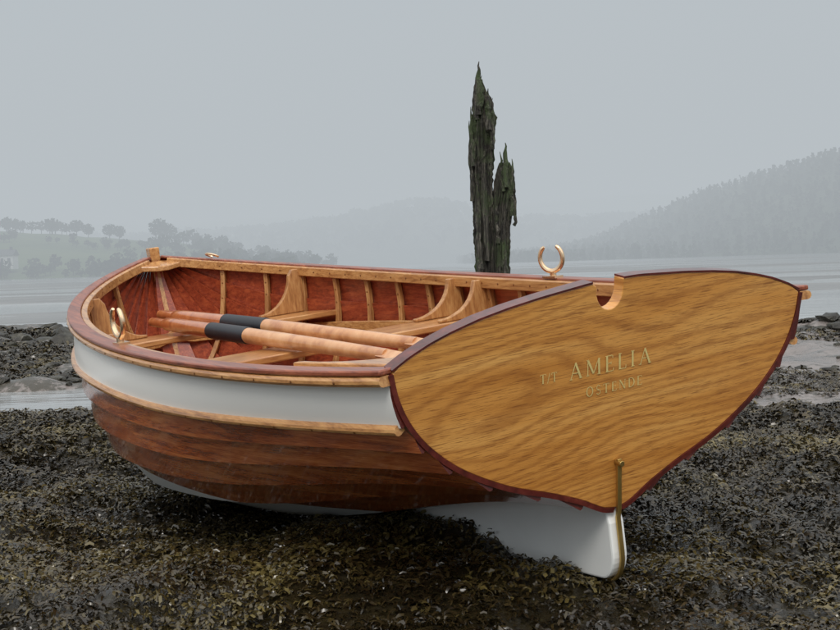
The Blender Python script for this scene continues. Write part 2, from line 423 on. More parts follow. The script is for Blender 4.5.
# ---------------- skeg / keel
sk=MB()
kp=[(0.012,0.012),(0.0,-0.03),(0.0,-0.085)]+[(0.045*(1-math.cos(a)),-0.085-0.057*math.sin(a)) for a in np.linspace(0.2,math.pi/2,8)]+[(0.16,-0.150),(0.32,-0.163),(0.5,-0.178),(0.8,-0.195),(1.2,-0.22),(1.8,-0.255),(2.2,-0.245),(2.2,-0.18),(1.6,-0.19),(1.2,-0.15),(0.6,-0.07)]
sk.prism([np.array([x,-0.017,z]) for x,z in kp],(0,0.034,0))
sk.obj('skeg',m_anti,boat,smooth=False,bevel=0.004)
br=MB()
path=[TP(0,z,0.012) for z in np.linspace(0.095,0.0,8)]+[np.array([-0.006,0,z]) for z in (-0.02,-0.05,-0.085)]+[np.array([0.045*(1-math.cos(a))-0.006*math.cos(a),0,-0.085-0.063*math.sin(a)]) for a in np.linspace(0.2,math.pi/2,8)]
n=len(path); path=np.array(path); tg=np.gradient(path,axis=0); tg/=np.linalg.norm(tg,axis=1)[:,None]
br.sweep(path,rect(-0.0045,0.0045,-0.003,0.003),[np.array([0,1.,0])]*n,[np.cross(t,[0,1.,0]) for t in tg])
br.tube([TP(0,0.088,0.005),TP(0,0.088,0.022)],0.006,8); 
br.obj('brass_strap',m_brass,boat,bevel=0.001)
# ---------------- rowlocks
def rowlock(mb,x,sgn,tilt=0.0,sc=1.0):
    g=S(t_of_x(x),0); g=np.array([g[0],sgn*g[1],g[2]+0.010]); 
    mb.box(g+[0,-sgn*0.006,0.002],(0.03,0.014,0.003)); mb.tube([g+[0,-sgn*0.004,0],g+[0,-sgn*0.004,0.016]],0.009,10)
    R=0.034*sc; c=g+np.array([0,-sgn*0.004,0.016+R+0.004])
    A=np.linspace(math.radians(-238),math.radians(58),28); ca,sa=math.cos(tilt),math.sin(tilt)
    P=[c+np.array([R*math.cos(a)*ca,R*math.cos(a)*sa,R*1.08*math.sin(a)]) for a in A]
    r=0.005+0.002*np.cos(np.linspace(-1.2,1.2,28)); r[0]=r[-1]=0.004
    mb.tube(P,r,10)
rk=MB(); rowlock(rk,0.95,-1,tilt=0.5); rowlock(rk,1.10,1,tilt=0.1)
rk.obj('rowlocks',m_bronze,boat)
rk2=MB(); g=S(t_of_x(2.62),0); c=np.array([g[0],-g[1]+0.01,g[2]+0.014])
rk2.tube([c+np.array([0.036*math.cos(a),0.022*math.sin(a),0.010*math.sin(a)+0.010]) for a in np.linspace(-0.5,3.7,20)],0.0045,8)
rk2.obj('bow_fairlead',m_bronze,boat)
# ---------------- name lettering
def glyphs():
    T,t=0.14,0.06
    G_={}
    def arc(cx,cy,rx,ry,a0,a1,wf,n=18):
        return [(cx+rx*math.cos(a),cy+ry*math.sin(a),wf(a)) for a in np.linspace(math.radians(a0),math.radians(a1),n)]
    ser=lambda x,y,w=0.16:[(x-w,y,0.045),(x+w,y,0.045)]
    G_['A']=(0.86,[[(0.06,0,t),(0.43,1,t)],[(0.41,1,T),(0.80,0,T)],[(0.2,0.36,.05),(0.66,0.36,.05)],ser(0.06,0.02,.11),ser(0.8,0.02,.13)])
    G_['M']=(1.08,[[(0.12,0,t),(0.14,1,t)],[(0.13,1,T),(0.54,0.12,T)],[(0.54,0.1,t),(0.93,1,t)],[(0.94,1,T),(0.96,0,T)],ser(0.12,.02,.11),ser(.96,.02,.13),ser(0.1,.98,.08),ser(.97,.98,.08)])
    G_['E']=(0.66,[[(0.14,0,T),(0.14,1,T)],[(0.04,.98,.05),(.58,.98,.05)],[(0.14,.52,.05),(.48,.52,.05)],[(0.04,.02,.05),(.6,.02,.05)],[(.58,.98,.05),(.58,.82,.05)],[(.6,.02,.05),(.62,.2,.05)],[(.48,.6,.05),(.48,.44,.05)]])
    G_['L']=(0.64,[[(0.14,0,T),(0.14,1,T)],[(0.04,.02,.05),(.58,.02,.05)],[(.58,.02,.05),(.6,.22,.05)],ser(0.14,.98,.12)])
    G_['I']=(0.34,[[(0.17,0,T),(0.17,1,T)],ser(.17,.98,.13),ser(.17,.02,.13)])
    G_['T']=(0.74,[[(0.37,0,T),(0.37,1,T)],[(0.03,.98,.05),(.71,.98,.05)],[(.04,.98,.05),(.03,.8,.05)],[(.70,.98,.05),(.71,.8,.05)],ser(.37,.02,.13)])
    G_['N']=(0.88,[[(0.14,0,t),(0.14,1,t)],[(0.13,1,T),(0.76,0,T)],[(0.76,0,t),(0.76,1,t)],ser(.14,.02,.12),ser(.76,.98,.12),ser(.08,.98,.08)])
    G_['O']=(0.92,[arc(.46,.5,.38,.5,0,360,lambda a:t+(T-t)*abs(math.cos(a))**1.5,28)])
    G_['D']=(0.86,[[(0.14,0,T),(0.14,1,T)],arc(.3,.5,.46,.49,-90,90,lambda a:t+(T-t)*abs(math.cos(a))**1.5,18),[(.04,.98,.05),(.32,.98,.05)],[(.04,.02,.05),(.32,.02,.05)]])
    G_['S']=(0.6,[arc(.3,.74,.21,.24,20,270,lambda a:.075,14)[:-1]+[(.3,.5,.14)]+arc(.3,.26,.23,.25,90,-160,lambda a:.075,14)[1:]])
    G_['/']=(0.4,[[(0.05,-.05,.07),(.36,1.0,.07)]])
    return G_
GL=glyphs()
lb=MB()
def text(s,yc,zb_,h,gap=0.14,off=0.0046):
    wd=sum(GL[c][0]+gap for c in s)-gap
    u=-wd/2; k=0
    for c in s:
        w,strokes=GL[c]
        for stn in strokes:
            P=np.array(stn,float); xy=P[:,:2]; tg=np.gradient(xy,axis=0); tg/=np.maximum(np.linalg.norm(tg,axis=1)[:,None],1e-9); nr=np.stack([-tg[:,1],tg[:,0]],1)
            a=xy+nr*P[:,2:3]/2; b=xy-nr*P[:,2:3]/2; k+=1; o=off+0.0003*(k%5)
            Lp=[]
            for q in a: Lp.append(TP(yc-(u+q[0])*h,zb_+q[1]*h,o))
            for q in b: Lp.append(TP(yc-(u+q[0])*h,zb_+q[1]*h,o))
            n=len(a)
            lb.add(Lp,[(i,i+1,n+i+1,n+i) for i in range(n-1)])
        u+=w+gap
text('AMELIA',0.012,0.258,0.029,0.34)
text('T/T',0.146,0.262,0.0165,0.14)
text('OSTENDE',0.004,0.221,0.0170,0.34)
lb.obj('name_lettering',m_gold,boat,smooth=False)
# ---------------- oars
def oar(idx,A,B):
    A=np.array(A);B=np.array(B); d=(B-A); Lg=2.22; d/=np.linalg.norm(d)
    o=MB(); pt=lambda s:b2w([A+d*s])[0]
    def seg(ss,rr,mi): o.tube([pt(s) for s in ss],rr,18,mi)
    seg([0,0.004,0.05,0.125,0.13],[0.012,0.0155,0.017,0.0155,0.0155],0)
    seg([0.1305,0.15,0.22,0.54],[0.017,0.022,0.0235,0.0235],0)
    seg([0.535,0.538,0.81,0.813],[0.0235,0.0258,0.0258,0.0235],1)
    seg([0.811,1.0,1.3,1.6],[0.0235,0.0225,0.020,0.016],2)
    side=R3@np.cross(d,[0,0,1.]); side/=np.linalg.norm(side)
    upv=R3@np.array([0,0,1.])
    n=14; ss=np.linspace(1.57,Lg,n); P=[pt(s) for s in ss]
    wd=[0.018,0.022,0.03,0.042,0.052,0.058,0.06,0.061,0.061,0.06,0.058,0.056,0.053,0.045]
    V=[];
    for p_,w_ in zip(P,wd):
        tk=0.012*(1-(w_-0.018)/0.06)+0.004
        V+=[p_-side*w_,p_-upv*tk,p_+side*w_,p_+upv*tk]
    F=[(i*4+j,i*4+(j+1)%4,i*4+4+(j+1)%4,i*4+4+j) for i in range(n-1) for j in range(4)]+[(0,1,2,3),(n*4-4,n*4-3,n*4-2,n*4-1)]
    o.add(V,F,2)
    return o.obj('oar' if idx==0 else 'oar.001',[m_loom,m_leather,m_oar])
oar(0,(2.35,0.156,0.301),(0.7,0.045,0.247))
oar(1,(2.42,0.105,0.318),(0.8,-0.077,0.252))
# ---------------------------------------------------------------- terrain
def vnoise(x,y,seed,fr):
    r=np.random.default_rng(seed); T=r.random((256,256))
    x=x*fr; y=y*fr; xi=np.floor(x).astype(int); yi=np.floor(y).astype(int); fx=x-xi; fy=y-yi
    fx=fx*fx*(3-2*fx); fy=fy*fy*(3-2*fy)
    g=lambda a,b:T[a%256,b%256]
    return (g(xi,yi)*(1-fx)+g(xi+1,yi)*fx)*(1-fy)+(g(xi,yi+1)*(1-fx)+g(xi+1,yi+1)*fx)*fy-0.5
def smn(x,a,b):
    t=np.clip((x-a)/(b-a),0,1); return t*t*(3-2*t)
def weed_edge(x): return 4.85-0.2*np.clip(x,-4,4)+0.25*vnoise(x,x*0+3.3,5,1.3)
def terrain(x,y):
    we=weed_edge(x)
    z=0.05*vnoise(x,y,1,1.1)+0.062*vnoise(x,y,2,4.5)+0.034*vnoise(x,y,3,11)+0.012*vnoise(x,y,4,26)
    weed=1-smn(y+0.3*vnoise(x,y,6,3),we-0.1,we+0.12)
    z=z*(0.35+0.65*weed)
    c,s=math.sin(HEAD),math.cos(HEAD)
    dx=x-(-0.52); dy=y-3.72
    al=(-dx*c+dy*s)/1.05; ac=(dx*s+dy*c)/0.85
    z-=0.15*np.exp(-(al**4+ac**4))
    kx_,ky_=BX-math.sin(HEAD)*0.85,BY+math.cos(HEAD)*0.85
    z+=0.03*np.exp(-(((x-kx_)/0.22)**2+((y-ky_)/0.26)**2))
    # keep the weed just clear of the heel of the skeg
    z-=0.02*np.exp(-(((x-0.28)/0.16)**2+((y-2.2)/0.2)**2))
    ch=smn(y,we-0.05,we+0.15)*(1-smn(y+0.5*vnoise(x,y,8,.9),6.5,6.9))*(1-smn(x,-0.9,0.2))
    z-=0.16*ch
    bank=smn(y,6.3,7.0)
    z+=bank*(0.05*vnoise(x,y,9,0.7)+0.08*vnoise(x,y,10,2.1)+0.06*vnoise(x,y,11,5.5))
    end=np.where(x>0,9.6+0.5*vnoise(x,y,12,.8),11.4-0.45*x+0.8*vnoise(x,y,12,.8))
    z-=0.5*smn(y,end,end+1.2)
    return z,weed
def lin(a,b,s): return np.arange(a,b,s)
xs=np.concatenate([-np.geomspace(3000,6.2,22),lin(-6,6,0.04),np.geomspace(6.2,3000,22)])
ys=np.concatenate([-np.geomspace(3000,1.2,16),lin(-1,14,0.045),np.geomspace(14.2,4000,24)])
GXm,GYm=np.meshgrid(xs,ys,indexing='ij'); Z,Wd=terrain(GXm,GYm)
Z=np.where((np.abs(GXm)>7)&(GYm>5),-0.5,Z)
def gridmesh(name,X,Y,Z,mat,attr=None):
    nx_,ny_=X.shape; me=bpy.data.meshes.new(name)
    co=np.stack([X,Y,Z],-1).reshape(-1,3).astype(np.float32)
    i=np.arange(nx_-1)[:,None]*ny_+np.arange(ny_-1)[None]; q=np.stack([i,i+ny_,i+ny_+1,i+1],-1).reshape(-1,4)
    me.vertices.add(len(co)); me.vertices.foreach_set('co',co.ravel())
    me.loops.add(q.size); me.loops.foreach_set('vertex_index',q.ravel().astype(np.int32))
    me.polygons.add(len(q)); me.polygons.foreach_set('loop_start',np.arange(0,q.size,4,dtype=np.int32))
    me.polygons.foreach_set('use_smooth',np.ones(len(q),bool))
    me.update(calc_edges=True); me.materials.append(mat)
    if attr is not None:
        a=me.attributes.new('weed','FLOAT','POINT'); a.data.foreach_set('value',attr.ravel().astype(np.float32))
    o=bpy.data.objects.new(name,me); scene.collection.objects.link(o); return o
def ground_mat():
    m,nt,b=newmat('foreshore')
    at=N(nt,'ShaderNodeAttribute'); at.attribute_name='weed'
    v=mapping(nt); n1=noise(nt,v,3,4,.6); n2=noise(nt,v,28,4,.7); n4=noise(nt,v,1.3,3,.6)
    mud=ramp(nt,n1,[(.3,(.11,.095,.087)),(.5,(.20,.173,.162)),(.7,(.30,.265,.253))])
    mud=mix(nt,math_(nt,'MULTIPLY',n2,0.6),mud,(.085,.073,.06))
    tc=N(nt,'ShaderNodeTexCoord'); sp=N(nt,'ShaderNodeSeparateXYZ'); lk(nt,tc.outputs['Object'],sp.inputs[0])
    leftm=ramp(nt,math_(nt,'ADD',math_(nt,'MULTIPLY',sp.outputs[0],-0.25),n4),[(.45,0.0),(1.0,0.11)])
    stones=ramp(nt,math_(nt,'ADD',noise(nt,v,7,5,.75),leftm),[(.54,0.0),(.61,1.0)])
    mud=mix(nt,math_(nt,'MULTIPLY',stones,0.85),mud,(.028,.025,.014))
    wd=ramp(nt,n2,[(.3,(.008,.006,.003)),(.6,(.022,.017,.007)),(.8,(.045,.036,.013))])
    lk(nt,mix(nt,at.outputs['Fac'],mud,wd),b.inputs['Base Color'])
    lk(nt,ramp(nt,n1,[(.35,.14),(.65,.42)]),b.inputs['Roughness'])
    bump(nt,n2,b,0.45,0.02)
    return m
ground=gridmesh('ground',GXm,GYm,Z,ground_mat(),Wd)
mx=np.linspace(-90,110,200); my=np.geomspace(13.5,190,130)
MX,MY=np.meshgrid(mx,my,indexing='ij')
MZ=-0.05-0.028+0.16*vnoise(MX*.35,MY,61,0.085)+0.10*vnoise(MX*.4,MY,62,0.24)+0.03*vnoise(MX,MY,63,0.9)
MZ-=0.2*(1-smn(MY,13.5,17))+0.2*smn(MY,140,190)
m,nt,b=newmat('tidal_mud'); n=noise(nt,mapping(nt,(.3,1,1)),.5,4,.6)
lk(nt,ramp(nt,n,[(.35,(.10,.097,.09)),(.65,(.18,.175,.165))]),b.inputs['Base Color']); b.inputs['Roughness'].default_value=.22; bump(nt,noise(nt,mapping(nt),3,3,.6),b,.3,.04)
gridmesh('mud_bank',MX,MY,MZ,m)
# ---------------- seaweed
def meshq(name,co,q,mat,attr=None):
    me=bpy.data.meshes.new(name); me.vertices.add(len(co)); me.vertices.foreach_set('co',co.astype(np.float32).ravel())
    me.loops.add(q.size); me.loops.foreach_set('vertex_index',q.ravel().astype(np.int32))
    me.polygons.add(len(q)); me.polygons.foreach_set('loop_start',np.arange(0,q.size,4,dtype=np.int32))
    me.polygons.foreach_set('use_smooth',np.ones(len(q),bool))
    me.update(calc_edges=True); me.materials.append(mat)
    if attr is not None:
        at=me.attributes.new('tint','FLOAT','POINT'); at.data.foreach_set('value',attr.astype(np.float32))
    o=bpy.data.objects.new(name,me); scene.collection.objects.link(o); return o
def weeds(name,x,y,seed,mat,big=1.0,darker=0.0,mask=True):
    r=np.random.default_rng(seed); n=len(x)
    z,wd=terrain(x,y); keep=(r.random(n)<wd) if mask else np.ones(n,bool); x,y,z=x[keep],y[keep],z[keep]; n=len(x)
    flow=6.28*(vnoise(x,y,71,2.2)+0.5)*1.6+r.normal(0,0.7,n)
    sc=(0.66+0.125*y)*r.uniform(.6,1.3,n)*big
    allco=[];allq=[];tint=[];base=0
    ti=np.clip(0.45+0.65*vnoise(x,y,72,3.5)+0.5*vnoise(x,y,73,10)+r.normal(0,.15,n)-darker,0,1)
    def strap(px,py,pz,ang,pit,ln,w,curl,t):
        nonlocal base
        m=len(px)
        def dirv(a,p): return np.stack([np.cos(a)*np.cos(p),np.sin(a)*np.cos(p),np.sin(p)],1)
        roll=r.normal(0,.5,m)
        s=np.stack([-np.sin(ang)*np.cos(roll),np.cos(ang)*np.cos(roll),np.sin(roll)],1)
        P0=np.stack([px,py,pz],1); d1=dirv(ang,pit); P1=P0+d1*(ln*.5)[:,None]; d2=dirv(ang+curl,pit-0.7); P2=P1+d2*(ln*.5)[:,None]
        W=w[:,None]
        co=np.stack([P0-s*W*.3,P0+s*W*.3,P1-s*W*.5,P1+s*W*.5,P2-s*W*.42,P2+s*W*.42],1).reshape(-1,3)
        b=np.arange(m)[:,None]*6+base
        allco.append(co); allq.append(np.concatenate([b+np.array([0,1,3,2]),b+np.array([2,3,5,4])],1).reshape(-1,4)); tint.append(np.repeat(t,6)); base+=6*m
        return P2
    l0=0.0175*sc; w0=0.0048*sc
    pit=np.abs(r.normal(.25,.3,n))
    E=strap(x,y,z+0.001+0.010*r.random(n),flow,pit,l0,w0*.8,r.normal(0,.4,n),ti*.85)
    for sg in(-1,1):
        F_=strap(E[:,0],E[:,1],E[:,2],flow+sg*r.uniform(.3,.75,n),pit*.3+r.normal(0,.3,n),l0*r.uniform(.7,1.2,n),w0*r.uniform(.9,1.6,n),sg*r.normal(.2,.4,n),np.clip(ti+r.normal(.03,.09,n),0,1))
    return meshq(name,np.concatenate(allco),np.concatenate(allq),mat,np.concatenate(tint))
def weed_mat():
    m,nt,b=newmat('bladderwrack')
    at=N(nt,'ShaderNodeAttribute'); at.attribute_name='tint'
    col=ramp(nt,at.outputs['Fac'],[(0,(.010,.007,.003)),(.35,(.030,.021,.008)),(.6,(.058,.043,.014)),(.85,(.098,.076,.025)),(1,(.15,.12,.045))])
    lk(nt,col,b.inputs['Base Color']); b.inputs['Roughness'].default_value=0.24
    return m
mw=weed_mat()
r_=np.random.default_rng(5); yy=1.55+(5.6-1.55)*r_.random(118000)**0.8; xx=(r_.random(118000)*2-1)*(0.5+0.42*yy)
weeds('seaweed',xx,yy,5,mw)
yy=r_.uniform(6.6,12.2,60000); xx=-0.9-r_.random(60000)*(0.30*yy+0.3)
k_=(vnoise(xx,yy,31,1.4)+0.5*vnoise(xx,yy,33,5)>0.03)
x2=r_.uniform(2.6,5.2,22000); y2=r_.uniform(9.0,10.2,22000); k2=vnoise(x2,y2,35,1.6)+.5*vnoise(x2,y2,36,6)>-0.05
x3=r_.uniform(1.2,4.0,16000); y3=r_.uniform(4.8,8.8,16000); k3=vnoise(x3,y3,37,1.1)+.6*vnoise(x3,y3,38,4)>0.24
weeds('seaweed.001',np.concatenate([xx[k_],x2[k2],x3[k3]]),np.concatenate([yy[k_],y2[k2],y3[k3]]),6,mw,big=1.2,darker=0.12,mask=False)
def rocks(name,pts,mat,seed):
    r=random.Random(seed); mb=MB()
    bm=bmesh.new(); bmesh.ops.create_icosphere(bm,subdivisions=2,radius=1); base=np.array([v.co[:] for v in bm.verts]); fc=[tuple(v.index for v in f.verts) for f in bm.faces]; bm.free()
    for x,y,s in pts:
        nd=np.array([r.uniform(.7,1.3),r.uniform(.7,1.3),r.uniform(.3,.7)])*s
        ph=np.array([r.uniform(0,6) for _ in range(3)])
        V=base*(1+0.18*np.sin(base@np.array([[2.1,3.3,1.2],[2.9,-1.7,3.1],[-1.3,2.2,2.7]])*1.3+ph).sum(1,keepdims=True)*0.7)
        V=V+0.05*np.array([[math.sin(37*v[0]+ph[0]),math.sin(41*v[1]+ph[1]),math.sin(43*v[2]+ph[2])] for v in base])
        a=r.uniform(0,6); R_=np.array([[math.cos(a),-math.sin(a),0],[math.sin(a),math.cos(a),0],[0,0,1]])
        z=float(terrain(np.array([x]),np.array([y]))[0][0])
        mb.add((V*nd)@R_.T+[x,y,z+s*0.1],fc)
    return mb.obj(name,mat,smooth=True)
m,nt,b=newmat('weedy_rock'); v=mapping(nt); n=noise(nt,v,9,4,.7)
lk(nt,ramp(nt,n,[(.42,(.012,.010,.006)),(.56,(.032,.029,.017)),(.70,(.10,.095,.08))]),b.inputs['Base Color']); b.inputs['Roughness'].default_value=.42; bump(nt,noise(nt,v,40,3,.7),b,.8,.02)
m_rock=m
pts=[]
for _ in range(650):
    y=rng.uniform(6.7,11.5); x=rng.uniform(-0.385*y-0.3,-0.9); 
    if vnoise(np.array([x]),np.array([y]),31,1.4)[0]>-0.12: pts.append((x,y,rng.uniform(.015,.06)))
for _ in range(90):
    pts.append((rng.uniform(-4.7,-2.4),rng.uniform(10.2,12.2),rng.uniform(.04,.12)))
for _ in range(110):
    y=rng.uniform(5.2,9.5); pts.append((rng.uniform(0.2,0.5)*y,y,rng.uniform(.012,.04)))
for _ in range(150):
    pts.append((rng.uniform(2.7,5.6),rng.uniform(9.0,10.3),rng.uniform(.03,.10)))
rocks('rocks',pts,m_rock,3)
# ---------------- water
m,nt,b=newmat('estuary_water')
b.inputs['Roughness'].default_value=.12; b.inputs['IOR'].default_value=1.33
v=mapping(nt,(0.5,1.6,1)); n=noise(nt,v,2.2,3,.6); n2=noise(nt,mapping(nt,(.05,.25,1)),1.0,3,.6)
bump(nt,math_(nt,'ADD',n,n2),b,.35,.06)
lk(nt,ramp(nt,n2,[(.4,(.21,.22,.222)),(.6,(.31,.322,.325))]),b.inputs['Base Color'])
WL=-0.05
obj('water',[(-3500,5.05,WL),(-0.9,5.05,WL),(0.5,6.5,WL),(3500,6.5,WL),(3500,4500,WL),(-3500,4500,WL)],[(0,1,2,3,4,5)],m,smooth=False)
# ---------------- wooden post
def post():
    mb=MB()
    def col(cy,prof,seed,k=44,nz=120,dep=0.075):
        r=np.random.default_rng(seed); V=[];F=[]
        prof=np.array(prof)
        zs=np.linspace(prof[0,0],prof[-1,0],nz)
        ph=r.uniform(0,6.28,8); groove=np.abs(r.normal(0,0.17,k))*np.array([1 if j%2 else -1.3 for j in range(k)])
        walk=np.cumsum(r.normal(0,0.04,(nz,k)),axis=0); walk-=np.array([np.convolve(walk[:,j],np.ones(25)/25,'same') for j in range(k)]).T
        for i_,z in enumerate(zs):
            xl=np.interp(z,prof[:,0],prof[:,1]); xr=np.interp(z,prof[:,0],prof[:,2]); c=(xl+xr)/2; hw=(xr-xl)/2
            for j in range(k):
                a=2*math.pi*j/k
                rr=1+groove[j]*.8+0.05*math.sin(3*a+z*7+ph[2])+walk[i_,j]+0.04*r.normal()
                V.append((c+hw*rr*math.copysign(abs(math.cos(a))**.8,math.cos(a)),cy+min(hw,dep)*rr*math.copysign(abs(math.sin(a))**.8,math.sin(a)),z))
        for i in range(nz-1):
            for j in range(k): F.append((i*k+j,i*k+(j+1)%k,(i+1)*k+(j+1)%k,(i+1)*k+j))
        F.append(tuple(range((nz-1)*k,nz*k)))
        mb.add(V,F)
    D=7.0
    col(D,[(-0.4,.335,.46),(.54,.337,.45),(.747,.334,.435),(.983,.330,.440),(1.16,.328,.450),(1.278,.328,.458),(1.396,.328,.464),(1.44,.334,.462),(1.467,.345,.456),(1.526,.352,.450),(1.56,.352,.436),(1.585,.358,.425),(1.632,.364,.408),(1.66,.370,.404)],5)
    col(D-0.02,[(-0.4,.43,.53),(.54,.425,.527),(.806,.447,.541),(.924,.455,.558),(.98,.462,.572),(1.03,.470,.573),(1.08,.478,.566),(1.13,.486,.560),(1.17,.500,.548)],8,nz=90)
    rr=np.random.default_rng(4)
    for x0,z0,x1,z1,w_ in ((.378,1.45,.388,1.76,.022),(.398,1.50,.402,1.68,.014),(.365,1.42,.366,1.65,.016),(.43,1.35,.437,1.60,.020),(.452,1.25,.462,1.545,.014),(.338,1.15,.334,1.50,.014),(.328,.95,.321,1.42,.012),(.525,1.02,.530,1.285,.020),(.505,1.0,.502,1.235,.012),(.556,.86,.566,1.19,.015),(.57,.8,.583,1.06,.010),(.47,.7,.462,1.02,.016),(.40,.6,.40,1.35,.02),(.36,.5,.355,1.2,.02),(.50,.5,.50,.95,.02)):
        zz=np.linspace(z0,z1,14); f=(zz-z0)/(z1-z0)
        w=w_*np.where(f<.55,1,1-(f-.55)/.5)*rr.uniform(.8,1.2,14); w=np.maximum(w,.0015)
        mb.tube([(x0+(x1-x0)*g_+0.003*rr.normal(),D-0.07+0.03*g_+0.004*rr.normal(),z) for z,g_ in zip(zz,f)],w,5)
    return mb
m,nt,b=newmat('rotten_post_wood'); v=mapping(nt,(30,30,2.0)); n=noise(nt,v,3,4,.7,.5); g=noise(nt,mapping(nt,(1,1,.7)),7,4,.7)
c1=ramp(nt,n,[(.38,(.007,.006,.005)),(.50,(.050,.044,.033)),(.64,(.17,.155,.125))])
lk(nt,mix(nt,ramp(nt,g,[(.46,0.0),(.60,.8)]),c1,(.065,.10,.032)),b.inputs['Base Color']); b.inputs['Roughness'].default_value=.8; bump(nt,n,b,1.0,.05)
post().obj('wooden_post',m,smooth=False)
# ---------------------------------------------------------------- hills
def hill(name,y0,depth,prof,mat,ny=24,seed=0,amp=1.0,skew=0.0):
    prof=np.array(prof); xs_=np.linspace(prof[0,0],prof[-1,0],160); v_=np.linspace(0,1,ny)
    X,V_=np.meshgrid(xs_,v_,indexing='ij'); h=np.interp(xs_,prof[:,0],prof[:,1])[:,None]
    Y=y0+V_*depth-skew*np.clip(X-prof[0,0],0,180)
    shp=np.where(V_<0.6,np.sin(V_/0.6*math.pi/2),np.cos((V_-.6)/.4*math.pi/2))
    s=depth/5
    Zz=h*shp*(1+0.10*vnoise(X/s,Y/s,seed+40,1)+0.05*vnoise(X/s,Y/s,seed+41,3))+amp*vnoise(X/s,Y/s,seed+42,4)*shp-0.6
    gridmesh(name,X,Y,Zz,mat); return X,Y,Zz
def hillmat(name,cols,scale):
    m,nt,b=newmat(name); v=mapping(nt); n=noise(nt,v,scale,4,.65); lk(nt,ramp(nt,n,[(.35,cols[0]),(.5,cols[1]),(.65,cols[2])]),b.inputs['Base Color']); b.inputs['Roughness'].default_value=.95; b.inputs['Specular IOR Level'].default_value=.1
    return m
m_wood=hillmat('woodland_slope',[(.018,.028,.016),(.032,.046,.024),(.05,.065,.035)],0.05)
m_field=hillmat('pasture_slope',[(.05,.085,.03),(.09,.13,.045),(.12,.155,.06)],0.03)
XL=hill('hill',230,140,[(-260,14),(-180,15),(-115,13.5),(-95,12.0),(-75,9.5),(-62,8.0),(-52,6),(-42,3.0),(-30,1.0),(-22,0.3)],m_field,seed=1,amp=.6)
XR=hill('hill.001',300,240,[(15,0.6),(40,2),(58,5),(68,9),(78,13.5),(90,18.5),(108,23.5),(127,28.5),(150,35),(200,46),(320,62),(520,65)],m_wood,seed=2,amp=1.5,skew=0.8)
XM=hill('hill.002',480,330,[(-430,24),(-180,18),(-120,19),(-78,21),(-51,24),(-27,28),(-6,32),(12,31),(27,27),(48,22),(90,21),(240,19),(360,21)],m_wood,seed=3,amp=2)
XF=hill('hill.003',760,500,[(-760,42),(-250,44),(0,44),(63,45),(126,49),(190,52),(270,53),(355,51),(590,54),(930,49)],m_field,seed=4,amp=3)
def tree_mass(name,sites,mat,seed,nf=60,conifer=False):
    r=np.random.default_rng(seed); S_=np.array(sites)
    C=np.repeat(S_,nf,axis=0); m_=len(C)
    u=r.normal(size=(m_,3)); u/=np.linalg.norm(u,axis=1)[:,None]; rad=r.random(m_)**.4
    h=C[:,3]
    if conifer:
        v=r.random(m_); w=(1-v**1.5)*0.34*h*(0.6+0.5*r.random(m_)); a=r.uniform(0,6.28,m_)
        P=np.stack([C[:,0]+w*np.cos(a),C[:,1]+w*np.sin(a),C[:,2]+h*v],1); fs=h*0.18
    else:
        P=np.stack([C[:,0]+u[:,0]*rad*h*.42,C[:,1]+u[:,1]*rad*h*.42,C[:,2]+h*.58+u[:,2]*rad*h*.36],1); fs=h*0.13*(60/nf)**.35
    fs=fs*r.uniform(.5,1.3,m_)
    a=r.normal(size=(m_,3)); a/=np.linalg.norm(a,axis=1)[:,None]; b_=np.cross(a,r.normal(size=(m_,3))); b_/=np.linalg.norm(b_,axis=1)[:,None]
    co=np.stack([P-a*fs[:,None],P+b_*fs[:,None]*.8,P+a*fs[:,None],P-b_*fs[:,None]*.7],1).reshape(-1,3)
    tv=[];tq=[];k=len(co)
    for (x,y,z,hh) in S_:
        w=hh*.025; 
        for dx,dy in((-w,-w),(w,-w),(w,w),(-w,w)): tv.append((x+dx,y+dy,z-0.5))
        for dx,dy in((-w,-w),(w,-w),(w,w),(-w,w)): tv.append((x+dx*.5,y+dy*.5,z+hh*.6))
        for j in range(4): tq.append((k+j,k+(j+1)%4,k+4+(j+1)%4,k+4+j))
        k+=8
    q=np.concatenate([np.arange(len(co)).reshape(-1,4),np.array(tq)]); co=np.concatenate([co,np.array(tv)])
    me=bpy.data.meshes.new(name); me.vertices.add(len(co)); me.vertices.foreach_set('co',co.astype(np.float32).ravel())
    me.loops.add(q.size); me.loops.foreach_set('vertex_index',q.ravel().astype(np.int32))
    me.polygons.add(len(q)); me.polygons.foreach_set('loop_start',np.arange(0,q.size,4,dtype=np.int32)); me.update(calc_edges=True); me.materials.append(mat)
    o=bpy.data.objects.new(name,me); scene.collection.objects.link(o); return o
m_leaf=hillmat('foliage_dark',[(.015,.026,.013),(.026,.040,.019),(.042,.056,.028)],0.2)
def sample(grid,n,seed,xr,vr,hr):
    X,Y,Z=grid; r=np.random.default_rng(seed); out=[]
    nx_,ny_=X.shape
    while len(out)<n:
        i=r.integers(0,nx_-1); j=int(r.uniform(*vr)*(ny_-1)); fx,fy=r.random(2)
        x=X[i,j]*(1-fx)+X[i+1,j]*fx; 
        if not xr[0]<x<xr[1]: continue
        j2=min(j+1,ny_-1); out.append((x,Y[i,j]*(1-fy)+Y[i,j2]*fy,Z[i,j]*(1-fy)+Z[i,j2]*fy,r.uniform(*hr)))
    return out
tree_mass('distant_conifers',sample(XR,5600,1,(15,260),(0.0,.7),(1.8,3.3)),m_leaf,11,16,True)
tree_mass('distant_trees',sample(XL,190,2,(-150,-22),(0.0,.05),(2,3.6))+sample(XL,170,3,(-62,-22),(0.0,.7),(2,4.5))+sample(XL,60,12,(-150,-60),(.33,.36),(1.6,2.6))+sample(XL,90,13,(-170,-92),(.56,.62),(2.5,4.5)),m_leaf,12,70)
